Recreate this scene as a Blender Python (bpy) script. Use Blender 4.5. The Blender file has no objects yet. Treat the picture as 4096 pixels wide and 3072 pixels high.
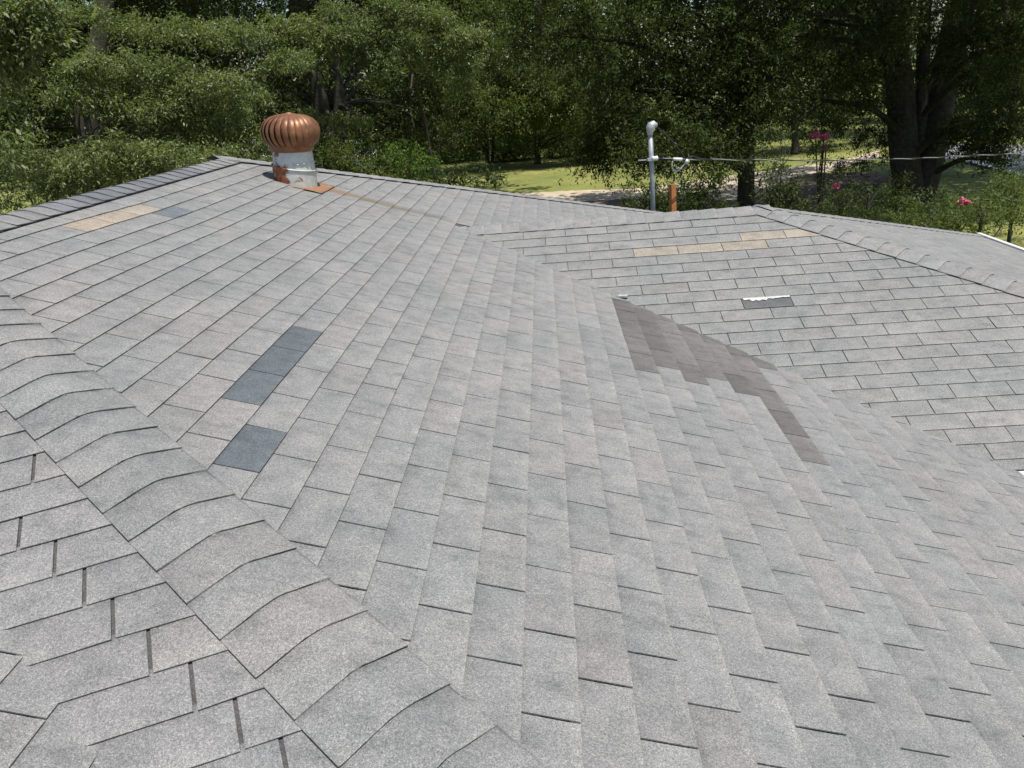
import bpy, bmesh, math, random
import numpy as np
from mathutils import Vector, Matrix
random.seed(7); RNG = np.random.default_rng(7)
SC = bpy.context.scene; COL = SC.collection
Z0 = 4.6                                             # camera height above the ground

# ------------------------------------------------------------------ camera, sky, sun
MC = np.array([[0.9965571, -0.0603374, -0.0568621],   # rows: world x, y, z in camera axes (right, down, forward)
               [0.0329958, -0.3405517, 0.9396466],
               [-0.0760603, -0.9382878, -0.3373884]])
cam_d = bpy.data.cameras.new("camera"); cam = bpy.data.objects.new("camera", cam_d); COL.objects.link(cam)
cam_d.sensor_width = 36.0; cam_d.lens = 3400 / 4096 * 36; cam_d.clip_start = 0.05; cam_d.clip_end = 600
cam.matrix_world = Matrix([[MC[0, 0], -MC[0, 1], -MC[0, 2], 0], [MC[1, 0], -MC[1, 1], -MC[1, 2], 0],
                           [MC[2, 0], -MC[2, 1], -MC[2, 2], Z0], [0, 0, 0, 1]])
SC.camera = cam
SUN_DIR = Vector((0.20, -0.23, 0.95)).normalized()    # towards the sun
sun_el = math.asin(SUN_DIR.z); sun_az = math.atan2(SUN_DIR.x, SUN_DIR.y)
world = bpy.data.worlds.new("World"); SC.world = world; world.use_nodes = True
nt = world.node_tree; nt.nodes.clear()
sky = nt.nodes.new("ShaderNodeTexSky"); sky.sky_type = 'NISHITA'; sky.sun_disc = False
sky.sun_elevation = sun_el; sky.sun_rotation = sun_az
bg = nt.nodes.new("ShaderNodeBackground"); bg.inputs["Strength"].default_value = 0.095
wo = nt.nodes.new("ShaderNodeOutputWorld")
nt.links.new(sky.outputs[0], bg.inputs[0]); nt.links.new(bg.outputs[0], wo.inputs[0])
sd = bpy.data.lights.new("sun", 'SUN'); sd.energy = 4.1; sd.angle = math.radians(0.53); sd.color = (1.0, 0.955, 0.89)
so = bpy.data.objects.new("sun", sd); COL.objects.link(so)
so.rotation_euler = SUN_DIR.to_track_quat('Z', 'Y').to_euler()
SC.view_settings.view_transform = 'Standard'; SC.view_settings.look = 'None'
SC.view_settings.exposure = 0.50; SC.view_settings.gamma = 1.0
SC.view_settings.use_curve_mapping = False

def at(px, py, d):
    """point seen at photo pixel (px, py), d metres ahead (world y)"""
    q = MC @ np.array([(px - 2048) / 3400, (py - 1536) / 3400, 1.0])
    q = q * (d / q[1]); return Vector((q[0], q[1], q[2] + Z0))
def gnd(px, py):
    q = MC @ np.array([(px - 2048) / 3400, (py - 1536) / 3400, 1.0])
    q = q * (-Z0 / q[2]); return Vector((q[0], q[1], 0))
def proj(P):
    P = np.asarray(P, float).reshape(-1, 3) - [0, 0, Z0]
    c = P @ MC; return c[:, :2] / np.maximum(c[:, 2:], 1e-3) * 3400 + [2048, 1536], c[:, 2]

# ------------------------------------------------------------------ object helpers
def link(o, parent=None):
    COL.objects.link(o)
    if parent is not None: o.parent = parent
    return o
def tag(o, label=None, cat=None, group=None, kind=None):
    if label: o['label'] = label
    if cat: o['category'] = cat
    if group: o['group'] = group
    if kind: o['kind'] = kind
    return o
def empty(name, loc, label, cat, group=None):
    o = bpy.data.objects.new(name, None); o.location = loc; o.empty_display_size = .2
    link(o); return tag(o, label, cat, group)
def put(name, me, mat, parent=None, origin=None):
    """mesh given in world coordinates -> object (child keeps world place)"""
    if mat is not None and not me.materials: me.materials.append(mat)
    o = bpy.data.objects.new(name, me); link(o, parent)
    if parent is not None:
        par = parent; off = Matrix.Identity(4)
        while par is not None:
            off = Matrix.Translation(par.location) @ off if par.type == 'EMPTY' else off; par = par.parent
        o.matrix_parent_inverse = Matrix.Identity(4); o.matrix_local = off.inverted()
    return o
def mesh_pd(name, V, F, smooth=False):
    me = bpy.data.meshes.new(name); me.from_pydata([tuple(v) for v in V], [], F); me.update()
    if smooth: me.polygons.foreach_set('use_smooth', [True] * len(me.polygons))
    return me
class MB:
    def __init__(s): s.v = []; s.f = []
    def add(s, V, F):
        b = len(s.v); s.v += [tuple(x) for x in V]; s.f += [tuple(b + i for i in f) for f in F]
    def box(s, c, h, R=None):
        c = Vector(c); P = []
        for z in (-1, 1):
            for x, y in ((-1, -1), (1, -1), (1, 1), (-1, 1)):
                p = Vector((x * h[0], y * h[1], z * h[2]))
                P.append(c + (R @ p if R is not None else p))
        s.add(P, [(3, 2, 1, 0), (4, 5, 6, 7), (0, 1, 5, 4), (1, 2, 6, 5), (2, 3, 7, 6), (3, 0, 4, 7)])
    def tube(s, pts, rad, n=8, cap=True):
        pts = [Vector(p) for p in pts]; rings = []
        if not hasattr(rad, '__len__'): rad = [rad] * len(pts)
        up = None
        for k, p in enumerate(pts):
            d = (pts[min(k + 1, len(pts) - 1)] - pts[max(k - 1, 0)]).normalized()
            if up is None: up = Vector((1, 0, 0)) if abs(d.x) < .8 else Vector((0, 1, 0))
            a = (up - d * up.dot(d)).normalized(); b = d.cross(a); up = a
            rings.append([p + (a * math.cos(2 * math.pi * i / n) + b * math.sin(2 * math.pi * i / n)) * rad[k] for i in range(n)])
        V = [q for r in rings for q in r]; F = []
        for k in range(len(pts) - 1):
            for i in range(n):
                j = (i + 1) % n; F.append((k * n + i, k * n + j, (k + 1) * n + j, (k + 1) * n + i))
        if cap: F += [tuple(range(n))[::-1], tuple((len(pts) - 1) * n + i for i in range(n))]
        s.add(V, F)
    def lathe(s, prof, c=(0, 0, 0), n=32, R=None, wob=None):
        c = Vector(c); V = []; m = len(prof)
        for r, z in prof:
            for i in range(n):
                a = 2 * math.pi * i / n; p = Vector((r * math.cos(a), r * math.sin(a), z))
                V.append(c + (R @ p if R is not None else p))
        F = [(k * n + i, k * n + (i + 1) % n, (k + 1) * n + (i + 1) % n, (k + 1) * n + i) for k in range(m - 1) for i in range(n)]
        s.add(V, F)
    def build(s, name, mat, parent=None, smooth=False):
        return put(name, mesh_pd(name, s.v, s.f, smooth), mat, parent)

# ------------------------------------------------------------------ materials
def new_mat(name):
    m = bpy.data.materials.new(name); m.use_nodes = True; t = m.node_tree
    b = t.nodes["Principled BSDF"]; return m, t, b
def N(t, typ, **kw):
    n = t.nodes.new(typ)
    for k, v in kw.items():
        if k in n.inputs: n.inputs[k].default_value = v
        else: setattr(n, k, v)
    return n
def noise(t, vec, scale, detail=2.0, rough=.5):
    n = t.nodes.new("ShaderNodeTexNoise"); n.inputs["Scale"].default_value = scale
    n.inputs["Detail"].default_value = detail; n.inputs["Roughness"].default_value = rough
    if vec is not None: t.links.new(vec, n.inputs["Vector"])
    return n
def ramp(t, fac, stops):
    r = t.nodes.new("ShaderNodeValToRGB"); e = r.color_ramp.elements
    while len(e) > 1: e.remove(e[-1])
    e[0].position = stops[0][0]; e[0].color = (*stops[0][1], 1)
    for p, c in stops[1:]:
        k = e.new(p); k.color = (*c, 1)
    t.links.new(fac, r.inputs[0]); return r
def mix(t, a, b, fac, mode='MIX'):
    m = t.nodes.new("ShaderNodeMix"); m.data_type = 'RGBA'; m.blend_type = mode
    for s, v in ((0, fac), (6, a), (7, b)):
        if hasattr(v, 'is_linked') or hasattr(v, 'links'): t.links.new(v, m.inputs[s])
        elif s == 0: m.inputs[0].default_value = v
        else: m.inputs[s].default_value = (*v, 1)
    return m.outputs[2]
def math_(t, op, a, b=None, c=None):
    m = t.nodes.new("ShaderNodeMath"); m.operation = op
    for i, v in enumerate((a, b, c)):
        if v is None: continue
        if hasattr(v, 'links'): t.links.new(v, m.inputs[i])
        else: m.inputs[i].default_value = v
    return m.outputs[0]
def bump(t, b, h, strength, dist):
    n = t.nodes.new("ShaderNodeBump"); n.inputs["Strength"].default_value = strength; n.inputs["Distance"].default_value = dist
    t.links.new(h, n.inputs["Height"]); t.links.new(n.outputs[0], b.inputs["Normal"])

def shingle_mat(name, source):
    m, t, b = new_mat(name)
    pos = N(t, "ShaderNodeNewGeometry").outputs["Position"]
    if source == 'object':
        base = N(t, "ShaderNodeObjectInfo").outputs["Color"]
    elif source == 'attr':
        a = N(t, "ShaderNodeAttribute", attribute_name="tint"); base = a.outputs["Color"]
    else:
        r = N(t, "ShaderNodeRGB"); r.outputs[0].default_value = (*source, 1); base = r.outputs[0]
    g1 = noise(t, pos, 360, 2.0, .7)                       # granules
    g2 = noise(t, pos, 150, 2.0, .6)
    big = noise(t, pos, 2.2, 4.0, .6); mid = noise(t, pos, 11, 4.0, .65)
    s1 = ramp(t, g1.outputs[0], [(.30, (.46, .46, .47)), (.44, (.86, .86, .87)), (.55, (1.04, 1.04, 1.03)), (.69, (1.65, 1.65, 1.63))])
    s2 = ramp(t, g2.outputs[0], [(.3, (.76, .76, .77)), (.7, (1.25, 1.25, 1.24))])
    s3 = ramp(t, mid.outputs[0], [(.30, (.82, .83, .83)), (.5, (1.0, 1.0, 1.0)), (.72, (1.12, 1.11, 1.10))])
    s4 = ramp(t, big.outputs[0], [(.3, (.90, .93, .93)), (.7, (1.08, 1.065, 1.05))])
    c = mix(t, base, s1.outputs[0], 1.0, 'MULTIPLY'); c = mix(t, c, s2.outputs[0], 1.0, 'MULTIPLY')
    c = mix(t, c, s3.outputs[0], 1.0, 'MULTIPLY'); c = mix(t, c, s4.outputs[0], 1.0, 'MULTIPLY')
    # tone along each tab: darker below the course above, paler butt edge
    wa = N(t, "ShaderNodeAttribute", attribute_name="tone_grade").outputs["Fac"]
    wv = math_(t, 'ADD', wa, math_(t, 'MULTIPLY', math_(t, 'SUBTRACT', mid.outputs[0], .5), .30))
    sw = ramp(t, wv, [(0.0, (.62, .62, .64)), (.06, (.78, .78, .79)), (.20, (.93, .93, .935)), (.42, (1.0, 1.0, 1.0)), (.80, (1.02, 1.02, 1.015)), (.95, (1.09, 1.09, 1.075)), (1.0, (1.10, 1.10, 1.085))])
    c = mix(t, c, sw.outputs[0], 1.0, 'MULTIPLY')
    st = noise(t, None, 1.0, 3.0, .6); mp = N(t, "ShaderNodeMapping"); mp.inputs["Scale"].default_value = (9, 22, 9); t.links.new(pos, mp.inputs[0]); t.links.new(mp.outputs[0], st.inputs["Vector"])
    s5 = ramp(t, st.outputs[0], [(.28, (.80, .81, .81)), (.46, (1.0, 1.0, 1.0)), (.75, (1.06, 1.055, 1.05))])
    c = mix(t, c, s5.outputs[0], .85, 'MULTIPLY')
    # rust run-off from the vent flashing, running down the slope (+x) and fading to algae-dark
    sep = N(t, "ShaderNodeSeparateXYZ"); t.links.new(pos, sep.inputs[0])
    wob = noise(t, pos, 3.0, 2.0)
    yy = math_(t, 'ADD', math_(t, 'MULTIPLY', sep.outputs[0], RUST[1]), RUST[2])
    yy = math_(t, 'ADD', yy, math_(t, 'MULTIPLY', math_(t, 'SUBTRACT', wob.outputs[0], .5), .16))
    dy = math_(t, 'ABSOLUTE', math_(t, 'SUBTRACT', sep.outputs[1], yy))
    def band(w, x0, x1, x2, x3):
        k = math_(t, 'SUBTRACT', 1.0, math_(t, 'SMOOTH_MIN', math_(t, 'DIVIDE', dy, w), 1.0, .3)); k = math_(t, 'MAXIMUM', k, 0.0)
        mr = N(t, "ShaderNodeMapRange"); mr.interpolation_type = 'SMOOTHSTEP'; t.links.new(sep.outputs[0], mr.inputs[0]); mr.inputs[1].default_value = x0; mr.inputs[2].default_value = x1
        mr2 = N(t, "ShaderNodeMapRange"); mr2.interpolation_type = 'SMOOTHSTEP'; t.links.new(sep.outputs[0], mr2.inputs[0]); mr2.inputs[1].default_value = x3; mr2.inputs[2].default_value = x2
        return math_(t, 'MULTIPLY', k, math_(t, 'MULTIPLY', mr.outputs[0], mr2.outputs[0]))
    c = mix(t, c, (.22, .105, .04), math_(t, 'MULTIPLY', band(.12, -1.95, -1.82, -1.75, -1.42), .95))
    c = mix(t, c, (.13, .105, .05), math_(t, 'MULTIPLY', band(.14, -1.7, -1.45, -1.25, -1.0), .75))
    c = mix(t, c, (.09, .09, .085), math_(t, 'MULTIPLY', band(.14, -1.25, -1.0, -.95, -.72), .65))
    t.links.new(c, b.inputs["Base Color"]); b.inputs["Roughness"].default_value = .93
    b.inputs["Specular IOR Level"].default_value = .35
    bump(t, b, g1.outputs[0], .9, .0022)
    return m
RUST = ('line', 0.03, 6.89)     # y of the run-off = slope * x + offset
M = {}
M['sh_obj'] = shingle_mat("asphalt shingle", 'object')
M['sh_attr'] = shingle_mat("asphalt shingle field", 'attr')
M['deck'] = shingle_mat("shingle underlay", (.083, .078, .076))

def simple(name, col, rough=.6, metal=0.0, nscale=None, var=.25, bumps=None, spec=.5):
    m, t, b = new_mat(name); b.inputs["Roughness"].default_value = rough; b.inputs["Metallic"].default_value = metal
    b.inputs["Specular IOR Level"].default_value = spec
    if nscale:
        tc = N(t, "ShaderNodeNewGeometry").outputs["Position"]; n = noise(t, tc, nscale, 5.0, .6)
        lo = tuple(x * (1 - var) for x in col); hi = tuple(min(1, x * (1 + var)) for x in col)
        r = ramp(t, n.outputs[0], [(.3, lo), (.7, hi)]); t.links.new(r.outputs[0], b.inputs["Base Color"])
        if bumps: bump(t, b, n.outputs[0], bumps, .02)
    else: b.inputs["Base Color"].default_value = (*col, 1)
    return m
M['white'] = simple("white painted metal", (.66, .66, .63), .45, 0, 6, .06)
M['fascia'] = simple("white fascia", (.72, .71, .67), .6, 0, 5, .08)
M['caulk'] = simple("white caulk", (.46, .46, .44), .8, 0, 60, .25, .3)
M['grey_paint'] = simple("grey weathered paint", (.29, .32, .335), .5, .2, 14, .2)
M['alu'] = simple("cast aluminium", (.52, .53, .54), .45, .6, 40, .25)
M['blackwire'] = simple("black cable sheath", (.018, .018, .022), .6)
M['strand'] = simple("aluminium strand", (.42, .43, .43), .5, .5, 30, .25)
M['porcelain'] = simple("glazed porcelain", (.72, .72, .68), .25)
M['orange'] = simple("orange rust-painted steel", (.38, .145, .045), .75, 0, 22, .3)
M['brick'] = simple("brick wall", (.27, .13, .09), .85, 0, 9, .3)
M['bark'] = simple("tree bark", (.046, .041, .031), .95, 0, 9, .45, 1.0, .2)
M['darkmetal'] = simple("dark vent interior", (.03, .022, .018), .9)

def rust_vane():
    m, t, b = new_mat("rusted copper coloured vane"); pos = N(t, "ShaderNodeNewGeometry").outputs["Position"]
    n = noise(t, pos, 9, 5.0, .65); n2 = noise(t, pos, 60, 3.0, .6)
    c = ramp(t, n.outputs[0], [(.25, (.12, .052, .032)), (.45, (.195, .082, .040)), (.62, (.285, .130, .058)), (.8, (.36, .20, .115))])
    c2 = ramp(t, n2.outputs[0], [(.3, (.8, .8, .8)), (.7, (1.15, 1.15, 1.15))])
    t.links.new(mix(t, c.outputs[0], c2.outputs[0], 1.0, 'MULTIPLY'), b.inputs["Base Color"])
    b.inputs["Roughness"].default_value = .45; b.inputs["Metallic"].default_value = .3
    bump(t, b, n2.outputs[0], .15, .004); return m
M['vane'] = rust_vane()
def rust_white(zr):
    m, t, b = new_mat("galvanised pipe with rust"); g = N(t, "ShaderNodeNewGeometry"); pos = g.outputs["Position"]
    n = noise(t, pos, 8.5, 4.0, .6); n2 = noise(t, pos, 26, 4.0, .6)
    sep = N(t, "ShaderNodeSeparateXYZ"); t.links.new(pos, sep.inputs[0])
    base = ramp(t, n2.outputs[0], [(.3, (.42, .43, .41)), (.7, (.58, .59, .55))])
    # rust blooms: on the left of the pipe and near its foot
    px = N(t, "ShaderNodeMapRange"); t.links.new(sep.outputs[0], px.inputs[0]); px.inputs[1].default_value = zr[0]; px.inputs[2].default_value = zr[1]; px.inputs[3].default_value = .19; px.inputs[4].default_value = -.12
    pz = N(t, "ShaderNodeMapRange"); t.links.new(sep.outputs[2], pz.inputs[0]); pz.inputs[1].default_value = zr[2]; pz.inputs[2].default_value = zr[3]; pz.inputs[3].default_value = .10; pz.inputs[4].default_value = -.10
    v = math_(t, 'ADD', math_(t, 'ADD', n.outputs[0], px.outputs[0]), pz.outputs[0])
    f = ramp(t, v, [(.585, (0, 0, 0)), (.625, (1, 1, 1))])
    rc = ramp(t, n2.outputs[0], [(.35, (.12, .035, .02)), (.6, (.30, .10, .04)), (.75, (.46, .20, .07))])
    c = mix(t, base.outputs[0], rc.outputs[0], f.outputs[0]); t.links.new(c, b.inputs["Base Color"])
    b.inputs["Roughness"].default_value = .55; b.inputs["Metallic"].default_value = .15; return m

def leaf_mat(name, col, var=.28, trans=.3, rough=.55, spec=.28):
    m, t, b = new_mat(name)
    g = N(t, "ShaderNodeNewGeometry"); rnd = g.outputs["Random Per Island"]
    n = noise(t, g.outputs["Position"], .9, 2.0)
    hi = tuple(x * (1 + var) for x in col); lo = tuple(x * (1 - var) for x in col)
    yel = (col[0] * 1.7, col[1] * 1.35, col[2] * .9)
    r = ramp(t, rnd, [(0, lo), (.5, col), (.9, hi), (1.0, yel)])
    r2 = ramp(t, n.outputs[0], [(.3, (.8, .85, .8)), (.7, (1.2, 1.15, 1.1))])
    c = mix(t, r.outputs[0], r2.outputs[0], 1.0, 'MULTIPLY'); t.links.new(c, b.inputs["Base Color"])
    b.inputs["Roughness"].default_value = rough; b.inputs["Specular IOR Level"].default_value = spec
    tr = N(t, "ShaderNodeBsdfTranslucent"); cc = mix(t, c, (1.3, 1.5, .6), 1.0, 'MULTIPLY'); t.links.new(cc, tr.inputs[0])
    ms = N(t, "ShaderNodeMixShader"); ms.inputs[0].default_value = trans
    out = t.nodes["Material Output"]; t.links.new(b.outputs[0], ms.inputs[1]); t.links.new(tr.outputs[0], ms.inputs[2]); t.links.new(ms.outputs[0], out.inputs[0])
    return m
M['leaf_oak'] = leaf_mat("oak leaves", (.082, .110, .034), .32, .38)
M['leaf_sunlit'] = leaf_mat("oak leaves sunlit tone", (.132, .162, .072), .45, .36, .48, .32)  # oak leaves with sunlight put into a paler colour
M['leaf_shaded'] = leaf_mat("oak leaves shaded tone", (.042, .060, .016))  # same oak leaves with canopy shade put into the colour
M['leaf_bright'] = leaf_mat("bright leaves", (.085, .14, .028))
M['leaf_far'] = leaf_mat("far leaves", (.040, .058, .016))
M['petal'] = simple("crepe myrtle blossom", (.60, .13, .21), .7, 0, 40, .45)

# ================================================================== THE ROOF
# slope data: plane origin T, step down one course a, step along one tab b  (camera-relative metres)
nA = np.array([0.3137261, 0, 0.9495135]); dA = -1.2344001
TA, aA, bA = np.array([-0.5043111, 1.8926098, -1.1334062]), np.array([0.1256371, 0.0008, -0.0415114]), np.array([0, 0.2920325, 0])
TCc, aC, bC = np.array([0.4245109, 6.6538868, -1.0683917]), np.array([0.0003327, -0.1143218, -0.0411236]), np.array([0.3180149, 0.0001926, 0])
nC = np.cross(aC, bC); nC /= np.linalg.norm(nC); nC = nC if nC[2] > 0 else -nC; dC = nC @ TCc
nB = np.array([0.0146514, -0.3360146, 0.9417428]); pB = np.array([-0.8976789, 1.8409336, -1.0034346]); dB = nB @ pB
cB, sB = np.array([0.9439232, 0.3153390, 0.0978279]), np.array([0.3298398, -0.8874996, -0.3217921])
RID = np.array([-2.62, 7.10, (dA + .31373 * 2.62) / .94951])     # far end of the main ridge
WR = np.array([1.60, 6.67, -1.065]); nD = np.array([0.2990, 0, 0.9542]); nD /= np.linalg.norm(nD); dD = nD @ WR
EAVE_X, EAVE_YC, EAVE_XD = 2.60, 3.955, 4.88
dE = nA @ np.array([-1.088887, 1.407684, -1.155044])
def zof(n, d, x, y): return (d - n[0] * x - n[1] * y) / n[2]
ZE = zof(nA, dA, EAVE_X, 0)                                       # eave level
CORR = np.array([[-0.00306, 0.02516, 0.00337, 0.03721, 0.06773, -0.00338, 0.12651, 0.20211, -0.21335, -0.04709],
                 [-0.03871, 0.0221, 0.02266, 0.16462, 0.14375, 0.0158, -0.01644, 0.03964, 0.16128, -0.07338]])
def corrA(i, j):
    ci = min(max(i, -15), 17); cj = min(max(j, 0), 10.5)
    # clamp to the corner of the surveyed area too
    if ci > 0: cj = min(cj, 10.5 - .15 * ci)
    if ci < 0: cj = max(cj, -.45 * ci)
    u = (ci - 3) / 15; v = (cj - 5) / 6
    f = np.array([1, u, v, u * u, u * v, v * v, u ** 3, u * u * v, u * v * v, v ** 3])
    e = np.clip(CORR @ f, -.2, .2); return e[0], e[1]
def line_of(n1, d1, n2, d2):
    """plan line where planes meet, as (nx, ny, c): n1 is above n2 where nx x + ny y <= c"""
    # z1 - z2 = (d1 - n1.xy)/n1z - (d2 - n2.xy)/n2z >= 0
    A = n1[0] / n1[2] - n2[0] / n2[2]; B = n1[1] / n1[2] - n2[1] / n2[2]; c = d1 / n1[2] - d2 / n2[2]
    return (A, B, c)
def neg(l): return (-l[0], -l[1], -l[2])
hipAB = line_of(nB, dB, nA, dA)                # side of slope A (hip: the lower plane counts)
valAC = line_of(nC, dC, nA, dA)                # where C is above A
valBE = line_of(nB, dB, nA, dE)                # where B is above E
hipCD = line_of(nD, dD, nC, dC)                # side of slope C
gap = .0

def clip(poly, L, off=0.0):
    """Sutherland-Hodgman in plan; poly = list of (x, y, z, s)"""
    nx, ny, c = L; k = math.hypot(nx, ny); nx, ny, c = nx / k, ny / k, c / k - off
    out = []
    for q in range(len(poly)):
        P, Q = poly[q], poly[(q + 1) % len(poly)]
        dp = nx * P[0] + ny * P[1] - c; dq = nx * Q[0] + ny * Q[1] - c
        if dp <= 0: out.append(P)
        if (dp < 0 < dq) or (dq < 0 < dp):
            t = dp / (dp - dq); out.append(tuple(P[m] + (Q[m] - P[m]) * t for m in range(4)))
    return out
TABS = []                                       # every tab: dict
SLOT = .0034
def add_tab(face, n, corners, clips, tint, curl=None, lift=0.0):
    """corners: 8 grid points [(xyz, s)] as poly (top-left, top-right, bottom-right.., bottom-left)"""
    cx = sum(p[0] for p in corners) / len(corners); cy = sum(p[1] for p in corners) / len(corners)
    poly = list(corners); nc = len(poly)
    for L, off in clips(cx, cy): 
        poly = clip(poly, L, off)
        if len(poly) < 3: return
    x = np.array([p[0] for p in poly]); y = np.array([p[1] for p in poly])
    area = abs(np.dot(x, np.roll(y, 1)) - np.dot(y, np.roll(x, 1))) / 2
    if area < .0006: return
    full = len(poly) == nc and all(abs(poly[k][0] - corners[k][0]) < 1e-9 for k in range(nc))
    P3 = np.array([[p[0], p[1], p[2] + Z0] for p in poly]); px, dep = proj(P3)
    X, Y = px[:, 0], px[:, 1]
    pa = abs(np.dot(X, np.roll(Y, 1)) - np.dot(Y, np.roll(X, 1))) / 2
    c = px.mean(0)
    if dep.min() < .1 or c[0] < -80 or c[0] > 4176 or c[1] > 3150 or c[1] < 0: pa = 0
    TABS.append(dict(face=face, n=n, poly=[(p[0], p[1], p[2], max(p[3], -.2)) for p in poly], ws=(.20 if face == 'C' else 0.0), full=full, tint=tint, pa=pa, lift=lift, c=(cx, cy), px=c))

BASE = np.array([0.213, 0.210, 0.2055])
def tint_rand(g=.027):
    v = random.gauss(1, g); r = random.random(); t = BASE * v
    if r < .14: t = t * [1.02, .998, .99]
    elif r < .26: t = t * [.985, 1.0, .998]
    elif r < .29: t = t * [1.03, 1.02, .985]
    return t
BLUE = np.array([0.096, 0.108, 0.117]); TAN = np.array([0.290, 0.254, 0.208]); PINK = np.array([0.216, 0.209, 0.201])
DARKT = np.array([0.106, 0.106, 0.110])
def grid_face(face, n, T, a, b, rows, js, par, clips, corr=None, tintf=None, jit=.006):
    for c in rows:
        ro = random.gauss(0, .008)
        for j in js:
            j0 = j + par(c) ; g0 = []
            def pt(i, jj):
                ii, jq = i, jj + ro
                if corr:
                    e = corr(i, jj); ii += e[0]; jq += e[1]
                P = T + a * ii + b * jq; return P
            w = (SLOT if face != 'C' else .0024) / np.linalg.norm(b) * random.uniform(.65, 1.3)
            poly = []
            tilt = random.gauss(0, jit)
            for (s, f) in ((-.14, w), (-.14, 1 - w), (1, 1 - w), (1, .667), (1, .333), (1, w)):
                P = pt(c + s + (tilt * (f - .5) if s == 1 else 0), j0 + f); poly.append((P[0], P[1], P[2], s))
            tn = tintf(c, j0 + .5) if tintf else None
            lift = 0
            if tn is None: tn = tint_rand()
            elif isinstance(tn, tuple): tn, lift = tn
            add_tab(face, n, poly, clips, tn, lift=lift)

# ---- slope A (the large one)
def clipsA(cx, cy):
    L = [((-1, 0, 2.62 - .02), 0), (hipAB, -.0), ((-1, 1, 7.10 + 2.62), 0), ((1, 0, EAVE_X + .02), 0)]
    L.append((neg(valAC) if cy < 6.67 else (1, -1, WR[0] * 0 + (-.718) - 6.67), -.015))
    return L
BROWN = [(7.05, 13.0), (6.97, 7.48), (8.03, 7.5), (8.11, 8.02), (9.02, 8.02), (9.06, 7.5), (10.05, 7.5), (10.08, 8.0), (11.03, 8.0),
         (11.11, 7.5), (12.04, 7.5), (12.08, 5.04), (13.02, 5.04), (13.02, 9.3), (13.9, 9.6), (14.1, 10.6), (12.25, 11.2), (11.1, 11.7), (9.31, 12.6)]
def inside(x, y, P):
    r = False; j = len(P) - 1
    for i in range(len(P)):
        if (P[i][1] > y) != (P[j][1] > y) and x < (P[j][0] - P[i][0]) * (y - P[i][1]) / (P[j][1] - P[i][1]) + P[i][0]: r = not r
        j = i
    return r
def tA(c, jm):
    i = c + .5
    for (bi, bj) in ((-4.5, 5.06), (-4.5, 4.0), (-4.5, 3.0), (-3.5, 1.5)):
        if abs(i - bi) < .3 and abs(jm - bj) < .35: return BLUE * random.uniform(.95, 1.12), .0012
    for (bi, bj) in ((-14.5, 7.9), (-14.5, 9.0)):
        if abs(i - bi) < .3 and abs(jm - bj) < .3: return TAN * [1, .97, .95]
    if abs(i + 14.5) < .3 and abs(jm - 10.0) < .3: return TAN * 1.04
    if abs(i + 13.5) < .3 and abs(jm - 10.5) < .3: return BLUE * 1.35
    if inside(i, jm, BROWN): return np.array([0.129, 0.120, 0.115]) * random.uniform(.84, 1.22), .001
    for (bi, bj) in ((-4.5, 2.0), (-5.5, 1.7), (-5.5, 2.6)):
        if abs(i - bi) < .3 and abs(jm - bj) < .35: return PINK * random.uniform(.97, 1.03)
    for (bi, bj) in ((1.5, 2.0), (2.5, 5.5), (2.5, 6.5)):
        if abs(i - bi) < .3 and abs(jm - bj) < .35: return np.array([0.222, 0.219, 0.208])
    return None
grid_face('A', nA, TA, aA, bA, range(-17, 25), range(-11, 36), lambda c: .5 if c % 2 else 0.0, clipsA, corrA, tA)

# ---- slope C (wing, facing the camera)
def clipsC(cx, cy):
    return [(valAC, -.015), (hipCD, 0), ((0, 1, WR[1] - .01), 0), ((0, -1, -EAVE_YC), 0), ((1, 0, 6.0), 0)]
def tC(c, jm):
    i = c + .5
    for (bi, bj) in ((4.5, 1.0), (4.5, 2.0), (4.5, 3.0), (3.5, 3.5), (3.5, 4.5)):
        if abs(i - bi) < .3 and abs(jm - bj) < .35: return TAN * random.uniform(.88, 1.0)
    if abs(i - 10.5) < .3 and abs(jm - 3.0) < .35: return DARKT, .001
    t = tint_rand(.022); return t * [.965, .97, .96]
TCt = TCc - bC * 0
grid_face('C', nC, TCt, aC, bC, range(0, 24), range(-6, 24), lambda c: .5 if c % 2 == 0 else 0.0, clipsC, None, tC)

# ---- slope D (end of the wing, beyond its hip)
aD = np.array([.1195, 0, -.1195 * nD[0] / nD[2]]); bD = np.array([0, .3048, 0])
def clipsD(cx, cy):
    return [(neg(hipCD), 0), ((-1, 1, WR[1] - WR[0]), 0), ((1, 0, EAVE_XD), 0)]
grid_face('D', nD, WR.copy(), aD, bD, range(0, 29), range(-16, 14), lambda c: .5 if c % 2 else 0.0, clipsD)

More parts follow.
